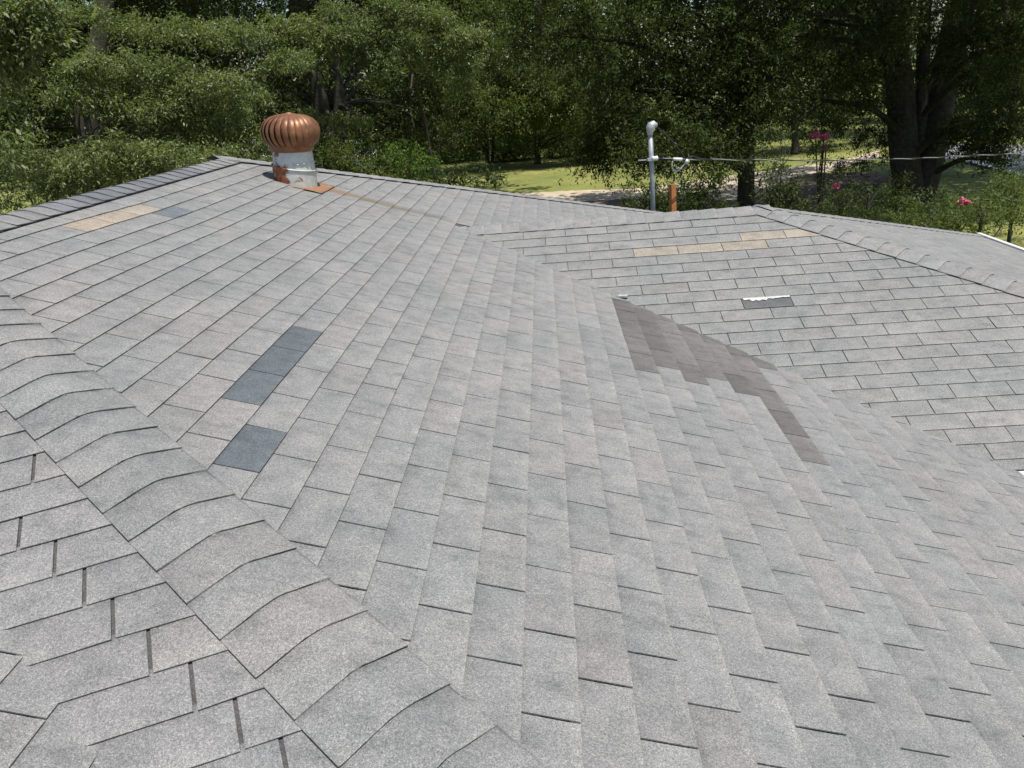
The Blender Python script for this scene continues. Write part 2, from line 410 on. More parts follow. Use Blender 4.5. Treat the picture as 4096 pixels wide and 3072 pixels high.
# ---- slope B (small hip end beside the camera); its courses run a little off level
qslot = {5: -.464, 6: -.370, 7: -.295, 8: -.227, 9: -.147, 10: -.060, 11: .025, 12: .105, 13: .18, 3: -.4525, 4: -.56, 2: -.38, 1: -.45, 0: -.36}
def clipsB(cx, cy): return [(neg(hipAB), 0), (valBE, -.012), ((-1, 0, 2.62), 0)]
for k in range(-4, 17):
    s0 = (k - 7) * .1228; s1 = s0 + .1228
    q0 = qslot.get(k, -.36 + .1524 * (k % 2))
    for m in range(-7, 4):
        ql, qr = q0 + m * .3048, q0 + (m + 1) * .3048; w = .0048; dr = random.gauss(0, .0015)
        poly = []
        for s, q in ((s0 - .017, ql + w), (s0 - .017, qr - w), (s1 + dr, qr - w), (s1, (ql * 1 + qr * 2) / 3), (s1, (ql * 2 + qr) / 3), (s1 - dr, ql + w)):
            P = pB + sB * s + cB * (q + .055 * (s - s0)); P = P - nB * (nB @ P - dB); poly.append((P[0], P[1], P[2], (s - s0) / .1228))
        add_tab('B', nB, poly, clipsB, tint_rand(.04) * [1.0, .99, 1.0])
# ---- slope E (the part of the roof the camera stands on)
def clipsE(cx, cy): return [(neg(valBE), -.012), ((0, -1, 3.0), 0)]
TE = np.array([-1.2145, 1.517, zof(nA, dE, -1.2145, 1.517)])
grid_face('E', nA, TE, np.array([.127, 0, -.127 * nA[0] / nA[2]]), np.array([0, -.3048, 0]), range(-9, 23), range(-4, 15),
          lambda c: 0.0 if c % 2 else .49, clipsE)

# ---- choose the 300 largest (and every odd-coloured one) as individual shingles, join the rest
def special(t): return t['tint'] is not None and (t['tint'][0] > .263 or t['tint'][0] < .19)
for t in TABS: t['key'] = t['pa'] * (3.5 if special(t) and t['pa'] > 0 else 1)
order = sorted(range(len(TABS)), key=lambda k: -TABS[k]['key'])
chosen = set(order[:299])

house = empty("house", (0, 0, 0), "low brick house under a patchwork grey shingle roof with hips and a side wing", "house")

H0 = -.0075
def hgt(s, lift): return H0 + .0045 + .0042 * max(-.2, s) + lift * s
def tab_mesh(t, n):
    V = []; F = []; poly = t['poly']; m = len(poly); cr = [random.uniform(0, .0016) if p[3] > .98 else 0 for p in poly]
    if t['full']: cr[2] += random.uniform(0, .0016); cr[5] += random.uniform(0, .0014)
    for k, p in enumerate(poly):
        h = hgt(p[3], t['lift']) + cr[k]; V.append(np.array([p[0], p[1], p[2] + Z0]) + n * h)
    for k, p in enumerate(poly):
        h = hgt(p[3], t['lift']) + cr[k] - .0034; V.append(np.array([p[0], p[1], p[2] + Z0]) + n * h)
    a = (V[1] - V[0]); b = V[2] - V[0]
    ccw = np.dot(np.cross(V[1] - V[0], V[m - 1] - V[0]), n) > 0
    top = tuple(range(m)); sides = [(k, k + m, (k + 1) % m + m, (k + 1) % m) for k in range(m)]
    if not ccw: top = top[::-1]; sides = [s[::-1] for s in sides]
    F = [top] + sides
    return V, F
# decks (one mesh): slightly below the shingles
deck = MB()
def deck_poly(pts, n, d):
    P = [(x, y, zof(n, d, x, y) + Z0 - .0080) for x, y in pts]
    deck.add(P, [tuple(range(len(P)))])
def isect(L1, L2):
    A = np.array([[L1[0], L1[1]], [L2[0], L2[1]]]); return tuple(np.linalg.solve(A, [L1[2], L2[2]]))
hAB_top = isect(hipAB, (1, 0, -2.62)); hAB_bot = isect(hipAB, (1, 0, EAVE_X))
J = (-.718, 6.67); vEnd = isect(valAC, (0, 1, EAVE_YC)); farA = (EAVE_X, 7.10 + 2.62 + EAVE_X); back_v = (EAVE_X, 6.67 + .718 + EAVE_X)
vtop = isect(valAC, (0, 1, 6.67))
deck_poly([hAB_top, hAB_bot, (EAVE_X, EAVE_YC), vEnd, vtop, (-2.62, 6.67)], nA, dA)
deck_poly([(-2.62, 6.67), vtop, back_v, farA, (-2.62, 7.10)], nA, dA)
hcd_bot = isect(hipCD, (0, 1, EAVE_YC)); 
deck_poly([vEnd, hcd_bot, (WR[0], WR[1]), vtop], nC, dC)
deck_poly([(WR[0], WR[1]), hcd_bot, (EAVE_XD, hcd_bot[1]), (EAVE_XD, WR[1] + EAVE_XD - WR[0])], nD, dD)
nG = np.array([0, .3133, .9496]); dG = nG @ WR           # back of the wing
deck_poly([vtop, (WR[0], WR[1]), (EAVE_XD, WR[1] + EAVE_XD - WR[0]), (back_v[0], WR[1] + EAVE_XD - WR[0]), back_v], nG, dG)
nH = np.array([0, .3137, .9495]); dH = nH @ RID          # far hip end
deck_poly([(-2.62, 7.10), farA, (-2.62 - (EAVE_X + 2.62), farA[1])], nH, dH)
nF = np.array([-.3137, 0, .9495]); dF = nF @ np.array([-2.62, 0, RID[2]])
bxy = isect(valBE, (1, 0, -2.62))
deck_poly([(-2.62, 7.10), (-7.84, 12.32), (-7.84, -3.0), (-2.62, -3.0), hAB_top], nF, dF)
be_bot = isect(valBE, (1, 0, EAVE_X))
deck_poly([hAB_top, bxy, be_bot, hAB_bot], nB, dB)
deck_poly([bxy, (-2.62, -3.0), (EAVE_X, -3.0), be_bot], nA, dE)
roof = deck.build("roof", M['deck'], house)
roof.data.attributes.new("tone_grade", 'FLOAT', 'POINT').data.foreach_set('value', [.5] * len(roof.data.vertices))

field_V, field_F, field_C, field_W = [], [], [], []
for k, t in enumerate(TABS):
    V, F = tab_mesh(t, t['n'])
    if k in chosen:
        ctr = np.mean(V, 0)
        me = mesh_pd("shingle", [v - ctr for v in V], F); me.materials.append(M['sh_obj'])
        me.attributes.new("tone_grade", 'FLOAT', 'POINT').data.foreach_set('value', [max(t['ws'], .001, p[3]) for p in t['poly']] * 2)
        o = bpy.data.objects.new("shingle", me); o.location = ctr; o.color = (*t['tint'], 1)
        link(o, roof)
        if special(t):
            c = t['tint']
            o['label'] = ("tan replacement shingle" if c[0] > .263 else "dark blue-grey replacement shingle" if c[2] > c[0] * 1.25
                          else "dark grey patch shingle" if abs(c[0] - c[1]) < .004 else "brown replacement shingle by the valley")
    else:
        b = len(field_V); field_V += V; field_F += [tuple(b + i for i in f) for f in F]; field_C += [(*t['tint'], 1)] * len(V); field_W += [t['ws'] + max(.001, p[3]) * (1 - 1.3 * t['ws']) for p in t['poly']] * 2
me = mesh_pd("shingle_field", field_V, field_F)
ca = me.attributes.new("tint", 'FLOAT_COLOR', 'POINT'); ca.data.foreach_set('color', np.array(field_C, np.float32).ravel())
me.attributes.new("tone_grade", 'FLOAT', 'POINT').data.foreach_set('value', field_W)
fo = put("shingle_field", me, M['sh_attr'], roof); fo['kind'] = 'stuff'; fo['label'] = "the smaller grey asphalt shingles of the roof slopes"

# ---- hip and ridge caps
def caps(p0, p1, n1, n2, expo, width, tintf, r=.035, th=.0038, start=0.0, base_h=.010, drop=.0055, name="ridge_cap", jit=1.0, extra=0):
    """caps laid from the low end p0 to the high end p1 over the edge between slopes with normals n1, n2"""
    base_h += H0; p0, p1 = Vector(p0), Vector(p1); d = (p1 - p0).normalized(); n1, n2 = Vector(n1), Vector(n2)
    s1 = d.cross(n1).normalized(); s2 = d.cross(n2).normalized()
    nm = (n1 + n2).normalized()
    if s1.dot(n2) > 0: s1 = -s1
    if s2.dot(n1) > 0: s2 = -s2
    n = int((p1 - p0).length / expo); L = expo * 1.18; protos = []
    if extra: start = (p1 - p0).length + .03 - L - n * expo
    half = math.acos(max(-1, min(1, n1.dot(n2)))) / 2
    for v in range(4):
        V = []; F = []
        prof = []
        w = width / 2
        for q in (-1, -.94, -.55, -.30, -.16, -.06, .06, .16, .30, .55, .94, 1):
            prof.append(q)
        def pos(q, e, h):
            side = s1 if q < 0 else s2; nn = n1 if q < 0 else n2; aq = abs(q) * w
            # rounded over the crease
            k = r / w; lift = 0
            P = d * e + side * aq
            drop = 0
            if aq < r: 
                P = P - nm * ((r - aq) ** 2 / (4 * r)) * math.sin(half) * 2 * .9
                nn = (n1 * (.5 + .5 * (aq / r) * (1 if q < 0 else -1)) + n2 * (.5 - .5 * (aq / r) * (1 if q < 0 else -1))).normalized()
            return P + nn * h
        wav = [random.uniform(0, .0025) for _ in prof]
        for e, hh in ((0, base_h), (L, base_h - drop)):
            for kk, q in enumerate(prof):
                V.append(pos(q, e + (random.uniform(-.0015, .0015) if e == 0 else 0), hh + (wav[kk] if e == 0 else 0) + .002 * (1 - abs(q))))
        m = len(prof)
        for e, hh in ((0, base_h - th), (L, base_h - drop - th)):
            for kk, q in enumerate(prof): V.append(pos(q, e, hh + (wav[kk] if e == 0 else 0) + .002 * (1 - abs(q))))
        for kk in range(m - 1):
            F.append((kk, kk + 1, m + kk + 1, m + kk)); F.append((kk, 2 * m + kk, 2 * m + kk + 1, kk + 1))
        F.append((0, m, 3 * m, 2 * m)); F.append((m - 1, 3 * m - 1, 4 * m - 1, 2 * m - 1))
        # consistent outward normals
        me = mesh_pd(name, V, F); bm = bmesh.new(); bm.from_mesh(me); bmesh.ops.recalc_face_normals(bm, faces=bm.faces)
        bm.faces.ensure_lookup_table()
        if bm.faces[8].normal.dot(nm) < 0: bmesh.ops.reverse_faces(bm, faces=bm.faces)
        bm.to_mesh(me); bm.free(); me.materials.append(M['sh_obj']); protos.append(me)
        me.attributes.new("tone_grade", 'FLOAT', 'POINT').data.foreach_set('value', (([.10] + [.93] * (m - 2) + [.10]) + ([.02] + [-.05] * (m - 2) + [.02])) * 2)  # cap tone: darker side rims and upper end, paler towards the butt
    for k in range(n + 1):
        o = bpy.data.objects.new(name, protos[k % 4] if k % 4 != 3 else protos[random.randrange(4)])
        o.location = p0 + d * (start + k * expo); o.color = (*tintf(k), 1)
        o.rotation_euler = (0, 0, random.gauss(0, .006) * jit); link(o, roof)
def P3(x, y, z): return (x, y, z + Z0)
hb = np.array([hAB_bot[0], hAB_bot[1]]); ht = np.array(hAB_top)
# near hip: survey point of one cap butt -> phase
hd = (ht - hb) / np.linalg.norm(ht - hb); grade = .24047 / math.hypot(.7278, .6422)
def hipP(x):
    t_ = (x - hb[0]) / hd[0]; p = hb + hd * t_; return P3(p[0], p[1], zof(nA, dA, p[0], p[1]))
x_start = -.9064 + 11 * .1414 * .7278 / 1.0
capcol = lambda k: tint_rand(.035) * [1.0, 1.0, 1.0]
caps(hipP(-.906 + .7278 * .1427 * 16 + .022), hipP(-2.60), nA, nB, .1427, .300, capcol, r=.036, base_h=.0138, drop=.0048)
# main ridge
def ridgecol(k):
    y = 3.2 + k * .132
    if 4.15 < y < 6.05: return BLUE * random.uniform(1.3, 1.6) * [1.08, 1.0, .97]
    return tint_rand(.04) * (.95 if y < 4.3 else 1.0)
caps(P3(-2.62, 3.2, RID[2]), P3(-2.62, 7.05, RID[2]), nA, nF, .140, .29, ridgecol, r=.045, base_h=.020)
# far hip
caps(P3(farA[0], farA[1], zof(nA, dA, *farA)), P3(RID[0] + .03, RID[1] + .03, RID[2]), nA, nH, .142, .29, capcol, r=.04, base_h=.014)
# wing ridge, right hip, far hip of the wing
caps(P3(WR[0] + .08, WR[1], WR[2]), P3(J[0] - .13, J[1], WR[2]), nC, nG, .1375, .30, capcol, r=.045, base_h=.015)
hc = hcd_bot
caps(P3(hc[0], hc[1], zof(nC, dC, *hc)), P3(WR[0], WR[1], WR[2]), nC, nD, .142, .27, lambda k: tint_rand(.04) * 1.02, r=.045, base_h=.018, extra=1)
caps(P3(EAVE_XD, WR[1] + EAVE_XD - WR[0], zof(nD, dD, EAVE_XD, 0)), P3(WR[0], WR[1], WR[2]), nD, nG, .142, .27, capcol, r=.045, base_h=.014, extra=1)

# ---- fascia, drip edge, gutter, walls
g = MB(); zC = zof(nC, dC, vEnd[0], EAVE_YC)
zDe = zof(nD, dD, EAVE_XD, 0)
Rt = Matrix.Identity(3)
# white drip edge along the wing's end eave
ymax = WR[1] + EAVE_XD - WR[0]
g.box((EAVE_XD + .012, (hcd_bot[1] + ymax) / 2, zDe + Z0 + .004), (.022, (ymax - hcd_bot[1]) / 2, .017)); 
g.build("drip_edge", M['white'], house)
g = MB(); g.box(((vEnd[0] + EAVE_XD) / 2 + .02, EAVE_YC - .055, zC + Z0 - .045), ((EAVE_XD - vEnd[0]) / 2, .055, .035)); g.build("gutter", M['white'], house)
for (x0, y0, x1, y1, zt) in ((EAVE_X, hAB_bot[1], EAVE_X, EAVE_YC - .2, ZE), (vEnd[0] + .3, EAVE_YC, EAVE_XD, EAVE_YC, zC - .02), (EAVE_XD, EAVE_YC, EAVE_XD, ymax, zDe - .02),
                             (EAVE_XD, ymax, EAVE_X, ymax, zDe - .02), (EAVE_X, ymax + .4, EAVE_X, farA[1], ZE), (EAVE_X, farA[1], -7.84, farA[1], ZE), (-7.84, farA[1], -7.84, -3, ZE), (-7.84, -3, EAVE_X, -3, ZE)):
    v = Vector((x1 - x0, y1 - y0, 0)); L = v.length / 2; ang = math.atan2(v.y, v.x); R = Matrix.Rotation(ang, 3, 'Z')
    inn = Vector((-math.sin(ang), math.cos(ang), 0))
    c = Vector(((x0 + x1) / 2, (y0 + y1) / 2, 0))
    f = MB(); f.box(c + inn * .03 + Vector((0, 0, zt + Z0 - .10)), (L, .012, .08), R); f.build("fascia", M['fascia'], house)
    w = MB(); w.box(c + inn * .42 + Vector((0, 0, (zt + Z0 - .2) / 2)), (L - .35, .1, (zt + Z0 - .2) / 2), R); w.build("wall", M['brick'], house)

# ---- caulk by the patched shingle and at the valley patch
def on_plane(n, d, T, a, b, i, j, h):
    P = T + a * i + b * j; P = P - n * (n @ P - d); return Vector(P + n * h) + Vector((0, 0, Z0))
mb = MB(); pts = []
for k in range(26):
    u = k / 25; jj = 2.53 + u * .95; wd = .13 if u < .75 else .06
    top = 10.02; bot = 10.12 + wd * (.5 + .5 * math.sin(k * 1.7) * random.random()) + (.1 if .15 < u < .5 else 0)
    pts.append((on_plane(nC, dC, TCt, aC, bC, top, jj, .0055), on_plane(nC, dC, TCt, aC, bC, bot, jj, .0042)))
V = [p for q in pts for p in q]; mb.add(V, [(2 * k, 2 * k + 1, 2 * k + 3, 2 * k + 2) for k in range(25)]); 
mb.build("caulk_bead", M['caulk'], house)
mb = MB(); q = on_plane(nC, dC, TCt, aC, bC, 9.12, 0.08, .010)
mb.box(q, (.030, .012, .006), Matrix.Rotation(-.4, 3, 'Z')); mb.box(q + Vector((.02, -.006, .002)), (.014, .012, .006)); mb.build("caulk_bead", M['caulk'], house)

# ================================================================== TURBINE VENT
vx, vy = -1.99, 6.80
vz = zof(nA, dA, vx, vy) + Z0 + H0
vent = empty("turbine_vent", (vx, vy, vz), "rust-brown turbine roof vent with ribbed globe on a rust-stained white pipe", "roof vent")
tiltR = Matrix.Rotation(math.radians(3.6), 3, 'Y') @ Matrix.Rotation(math.radians(1.0), 3, 'X')
O = Vector((vx, vy, vz)); M['pipe'] = rust_white((vx - .16, vx + .05, vz + .0, vz + .26))
slopeR = Matrix.Rotation(math.atan2(nA[0], nA[2]), 3, 'Y')
# rusted flashing sheet, edges bent
mb = MB(); nn = 14
for i in range(nn):
    for j in range(nn):
        u = (i / (nn - 1) - .5) * 2; v = (j / (nn - 1) - .5) * 2; rr = max(abs(u), abs(v))
        h = (.0105 if u > -.2 else .002) + (.003 * math.sin(5 * u + 2 * v) + .006 * max(0, rr - .8) * 5 * (1 if u > 0 else -.5)) 
        p = slopeR @ Vector((u * .228 + .03, v * .225, h)); mb.v.append(tuple(O + p))
mb.f += [(i * nn + j, (i + 1) * nn + j, (i + 1) * nn + j + 1, i * nn + j + 1) for i in range(nn - 1) for j in range(nn - 1)]
m_, t_, b_ = new_mat("rusted flashing"); pos_ = N(t_, "ShaderNodeNewGeometry").outputs["Position"]; n_ = noise(t_, pos_, 11, 5.0, .65)
r_ = ramp(t_, n_.outputs[0], [(.3, (.24, .20, .17)), (.45, (.22, .14, .09)), (.55, (.27, .11, .04)), (.75, (.34, .16, .06))]); t_.links.new(r_.outputs[0], b_.inputs["Base Color"]); b_.inputs["Roughness"].default_value = .8
M['flash'] = m_
fl = mb.build("flashing", M['flash'], vent, True); sm = fl.modifiers.new("t", 'SOLIDIFY'); sm.thickness = .003
R0 = .166
# lower pipe: cut to the roof slope; upper collar: tilted joint
def ringed(name, r0, r1, z0, z1, tilt0, tilt1, mat, n=40, lip=True):
    mb = MB(); V = []; steps = 6
    for k in range(steps + 1):
        u = k / steps
        for i in range(n):
            a = 2 * math.pi * i / n; r = r0 + (r1 - r0) * u; x, y = r * math.cos(a), r * math.sin(a)
            za = z0 + tilt0 * x; zb = z1 + tilt1[0] * x + tilt1[1] * y
            V.append(O + tiltR @ Vector((x, y, za + (zb - za) * u)))
    F = [(k * n + i, k * n + (i + 1) % n, (k + 1) * n + (i + 1) % n, (k + 1) * n + i) for k in range(steps) for i in range(n)]
    mb.add(V, F)
    return mb.build(name, mat, vent, True)
ringed("pipe", R0 * 1.0, R0, -.02, .128, -.33, (-.16, .0), M['pipe'])
ringed("collar", R0 * .985, R0 * .90, .115, .256, -.16, (0, 0), M['pipe'])
# raised beads at the joints
def bead(zc, tx, r, th, mat, part):
    mb = MB(); pts = []
    for i in range(41):
        a = 2 * math.pi * i / 40; x, y = r * math.cos(a), r * math.sin(a); pts.append(O + tiltR @ Vector((x, y, zc + tx * x)))
    mb.tube(pts, th, 6, False); return mb.build(part, mat, vent, True)
bead(.127, -.16, R0 * 1.015, .006, M['pipe'], "seam_bead"); bead(.155, .06, R0 * .975, .0045, M['pipe'], "seam_bead")
# turbine: lower ring, globe of curved vanes, top cap
TZ = .255
mb = MB(); mb.lathe([(R0 * .92, TZ - .006), (R0 * 1.0, TZ), (R0 * 1.02, TZ + .035), (R0 * 1.03, TZ + .05)], O, 48, None)
lr = mb.build("turbine_ring", M['vane'], vent, True); lr.data.transform(Matrix.Translation(O) @ tiltR.to_4x4() @ Matrix.Translation(-O))
NV = 26; RG = .205; HG = .238
def vane_mesh(k):
    V = []; ns, nw = 12, 4; a0 = 2 * math.pi * k / NV
    for s in range(ns + 1):
        u = s / ns; th = -1.02 + u * (1.02 + 1.40)          # latitude
        r = RG * max(.02, math.cos(th)) ** (.62 if th > 0 else .42); z = TZ + .042 + HG * (math.sin(th) + math.sin(1.02)) / (math.sin(1.40) + math.sin(1.02)) - .01
        tw = .30 * (u - .5) ** 2 * 1.6
        for w in range(nw + 1):
            q = w / nw; a = a0 + q * 2 * math.pi / NV * 1.22 + tw
            bulge = .5 * math.sin(q * math.pi) * .022 + q * .026 * math.cos(th) - .006
            rr = r + bulge * min(1, math.cos(th) * 1.5)
            V.append(O + tiltR @ Vector((rr * math.cos(a), rr * math.sin(a), z)))
    F = [(s * (nw + 1) + w, s * (nw + 1) + w + 1, (s + 1) * (nw + 1) + w + 1, (s + 1) * (nw + 1) + w) for s in range(ns) for w in range(nw)]
    return V, F
for k in range(NV):
    V, F = vane_mesh(k); o = put("vane", mesh_pd("vane", V, F, True), M['vane'], vent)
mb = MB(); mb.lathe([(.001, TZ + HG + .044), (.02, TZ + HG + .044), (.022, TZ + HG + .036), (.05, TZ + HG + .034), (.075, TZ + HG + .026), (.08, TZ + HG + .012)], O, 32, None)
tcap = mb.build("top_cap", M['vane'], vent, True); tcap.data.transform(Matrix.Translation(O) @ tiltR.to_4x4() @ Matrix.Translation(-O))
mb = MB(); mb.lathe([(.10, TZ - .01), (.15, TZ + .05), (.17, TZ + .14), (.12, TZ + .20), (.05, TZ + .23)], O, 24, None)
core = mb.build("inner_drum", M['darkmetal'], vent, True)

# ================================================================== SERVICE MAST, POST AND CABLE
mx = at(2610, 700, 11.6)
zroofm = zof(nH, dH, mx.x, 11.6) + Z0
mast = empty("service_mast", (mx.x, 11.6, 3.0), "grey electrical service mast with rounded weatherhead standing behind the roof hip", "mast")
topz = at(2601, 535, 11.6).z
mb = MB(); mb.tube([(mx.x, 11.6, zroofm - .4), (mx.x - .004, 11.6, (topz + zroofm) / 2), (at(2601, 535, 11.6).x, 11.6, topz)], .031, 16); mb.build("pipe", M['grey_paint'], mast, True)
wh = MB(); hp = at(2604, 515, 11.6); V = []; nu, nv = 14, 12
c0 = at(2606, 512, 11.6); ax = Vector((.62, 0, .42)).normalized()
wh.tube([at(2601, 540, 11.6), at(2600, 528, 11.6), at(2602, 515, 11.6), at(2607, 504, 11.6), at(2615, 500, 11.6), at(2622, 503, 11.6), at(2625, 508, 11.6)], [.034, .044, .062, .066, .058, .040, .020], 14)
wh.build("weatherhead", M['alu'], mast, True)
tz = at(2603, 637, 11.6)
cl = MB(); cl.box(tz, (.045, .05, .018)); cl.box(tz + Vector((-.11, -.01, -.002)), (.055, .012, .007)); cl.build("clamp", M['alu'], mast)
ins = MB(); ia, ib = at(2608, 634, 11.55), at(2632, 632, 11.55); ins.tube([ia, ia.lerp(ib, .15), ia.lerp(ib, .5), ia.lerp(ib, .85), ib], [.024, .031, .027, .031, .022], 14); ins.build("insulator", M['porcelain'], mast, True)
wl = MB()
def arc(pts, n=8):
    P = [Vector(p) for p in pts]; out = []
    for k in range(len(P) - 1):
        a, b, c, d = P[max(k - 1, 0)], P[k], P[k + 1], P[min(k + 2, len(P) - 1)]
        for s in range(n):
            t = s / n; out.append(.5 * ((2 * b) + (c - a) * t + (2 * a - 5 * b + 4 * c - d) * t * t + (3 * b - a - 3 * c + d) * t ** 3))
    return out + [P[-1]]
wl.tube(arc([at(2625, 507, 11.6), at(2655, 530, 11.6), at(2690, 565, 11.6), at(2722, 605, 11.6), at(2738, 630, 11.6), at(2745, 642, 11.6)]), .0075, 6); wl.build("drip_loop", M['blackwire'], mast)
# the triplex cable
cab = empty("service_cable", at(2760, 637, 11.6), "twisted overhead service cable running right from the mast across the trees", "cable")
end = at(4300, 598, 18.0); A_ = at(2632, 632, 11.6)
pa = [at(2632, 634, 11.6), at(2705, 636, 11.65), at(3000, 640, 12.6), at(3350, 641, 13.9), at(3650, 634, 15.2), at(3850, 624, 16.2), at(4096, 613, 17.3), end]
ctr = arc(pa, 40)
for ph, m_, rr in ((0, 'strand', .0058), (2.1, 'blackwire', .0055), (4.2, 'blackwire', .0055)):
    s_ = 0; P = []
    for k, p in enumerate(ctr):
        if k: s_ += (p - ctr[k - 1]).length
        a = ph + s_ * 2 * math.pi / .9; o_ = .0065 if k > 24 else .012
        P.append(p + Vector((0, math.cos(a) * o_, math.sin(a) * o_)))
    mb = MB(); mb.tube(P, rr, 6); mb.build("strand", M[m_], cab)
mb = MB(); a, b = at(2693, 636, 11.55), at(2729, 637, 11.55); mb.tube([a, b], .020, 10); mb.build("splice_sleeve", M['porcelain'], cab, True)
mb = MB(); mb.tube(arc([at(2690, 644, 11.6), at(2688, 668, 11.6), at(2698, 682, 11.6), at(2712, 683, 11.6), at(2728, 668, 11.6), at(2744, 650, 11.6)]), .0095, 8)
mb.tube([at(2706, 676, 11.57), at(2716, 668, 11.57)], .016, 8); mb.box(at(2748, 647, 11.58), (.026, .02, .03), Matrix.Rotation(.5, 3, 'Y')); mb.build("connector_loop", M['alu'], cab, True)
mb = MB(); mb.tube(arc([at(2750, 632, 11.6), at(2770, 625, 11.6), at(2795, 632, 11.65), at(2820, 636, 11.7)]), .008, 6); mb.build("tie_wire", M['blackwire'], cab)
# rusty orange post with thin wires
po = at(2691, 800, 11.9)
post = empty("conduit_post", (po.x, 11.9, 2.6), "short orange rusty square post with loose wires just right of the grey mast", "post")
ptop = at(2691, 737, 11.9); mb = MB(); zb = zof(nH, dH, po.x, 11.9) + Z0 - .3
mb.box(((po.x), 11.9, (ptop.z + zb) / 2), (.036, .036, (ptop.z - zb) / 2), Matrix.Rotation(.35, 3, 'Z')); mb.build("post_body", M['orange'], post)
for L in ([(2676, 742), (2662, 725), (2657, 700), (2655, 672)], [(2704, 742), (2720, 722), (2730, 698), (2733, 684)], [(2693, 737), (2692, 715), (2694, 690)],
          [(2704, 750), (2722, 763), (2738, 764), (2752, 745), (2765, 725), (2775, 685)]):
    mb = MB(); mb.tube(arc([at(x, y, 11.88) for x, y in L]), .0042, 5); mb.build("wire", M['strand'] if L[0][0] == 2704 and L[1][1] == 722 else M['blackwire'], post)
for x, y in ((2656, 664), (2778, 680)):
    mb = MB(); q = at(x, y, 11.88); mb.tube([q + Vector((-.018, 0, .012)), q, q + Vector((.018, 0, -.014))], [.012, .024, .014], 8); mb.build("wire_nut", M['blackwire'], post, True)

# ================================================================== GROUND
def ground_mat():
    m, t, b = new_mat("lawn"); pos = N(t, "ShaderNodeNewGeometry").outputs["Position"]
    n1 = noise(t, pos, .35, 4.0, .6); n2 = noise(t, pos, 2.6, 6.0, .75); n3 = noise(t, pos, 30, 3.0, .8)
    g = ramp(t, n1.outputs[0], [(.35, (.14, .165, .038)), (.55, (.215, .225, .058)), (.72, (.28, .265, .09))])
    g2 = ramp(t, n2.outputs[0], [(.3, (.66, .72, .62)), (.7, (1.25, 1.2, 1.15))]); g3 = ramp(t, n3.outputs[0], [(.3, (.7, .7, .7)), (.7, (1.25, 1.25, 1.2))])
    c = mix(t, g.outputs[0], g2.outputs[0], 1.0, 'MULTIPLY'); c = mix(t, c, g3.outputs[0], 1.0, 'MULTIPLY')
    t.links.new(c, b.inputs["Base Color"]); b.inputs["Roughness"].default_value = .9
    bump(t, b, n3.outputs[0], .6, .04); return m
M['lawn'] = ground_mat()
M['path'] = simple("sandy drive", (.45, .37, .265), .9, 0, 1.4, .16, .2)
M['litter'] = simple("bare ground with leaf litter", (.15, .105, .068), .95, 0, 2.5, .4, .6)
M['asphalt'] = simple("grey asphalt", (.21, .215, .22), .85, 0, 2, .1)
M['conc'] = simple("pale kerb", (.55, .55, .52), .8, 0, 3, .1)
nn = 60; V = []
for i in range(nn + 1):
    for j in range(nn + 1): V.append((-260 + 520 * i / nn, -120 + 520 * j / nn, 0))
gr = mesh_pd("ground", V, [(i * (nn + 1) + j, (i + 1) * (nn + 1) + j, (i + 1) * (nn + 1) + j + 1, i * (nn + 1) + j + 1) for i in range(nn) for j in range(nn)])
tag(put("ground", gr, M['lawn']), kind='structure')
def strip(name, top, bot, mat, z, n=10):
    """two edge lines given as photo points on the ground"""
    A = arc([gnd(*p) for p in top], n); B = arc([gnd(*p) for p in bot], n); m = min(len(A), len(B))
    V = []
    rj = random.Random(3)
    for k in range(m):
        a, b = A[k], B[k]; V.append((a.x + rj.uniform(-.08, .08), a.y + rj.uniform(-.12, .12), z)); V.append((b.x, b.y + rj.uniform(-.12, .12), z))
    o = put(name, mesh_pd(name, V, [(2 * k, 2 * k + 1, 2 * k + 3, 2 * k + 2) for k in range(m - 1)]), mat); tag(o, kind='structure'); return o
strip("bare_ground", [(1700, 800), (2080, 790), (2560, 785), (2900, 740), (3100, 700), (3400, 690), (3600, 700)],
      [(1700, 1100), (2080, 1000), (2560, 1000), (2900, 960), (3100, 930), (3330, 860), (3420, 800)], M['litter'], .004)
strip("drive", [(1500, 800), (2080, 774), (2300, 763), (2560, 752), (2800, 720), (3010, 690), (3200, 664), (3350, 645), (3520, 600)],
      [(1500, 900), (2080, 815), (2300, 806), (2560, 796), (2800, 797), (3010, 792), (3200, 705), (3350, 678), (3520, 625)], M['path'], .008)
strip("road", [(3700, 560), (3850, 575), (4000, 580), (4300, 585)], [(3700, 620), (3850, 650), (4000, 690), (4300, 790)], M['asphalt'], .008)
strip("kerb", [(3840, 636), (3900, 656), (4000, 678), (4200, 735)], [(3840, 642), (3900, 664), (4000, 690), (4200, 752)], M['conc'], .10)
strip("gravel_lot", [(700, 575), (950, 560), (1200, 560), (1500, 560)], [(700, 720), (950, 700), (1200, 690), (1500, 670)], simple("pale gravel", (.62, .63, .66), .9, 0, 3, .1), .008)

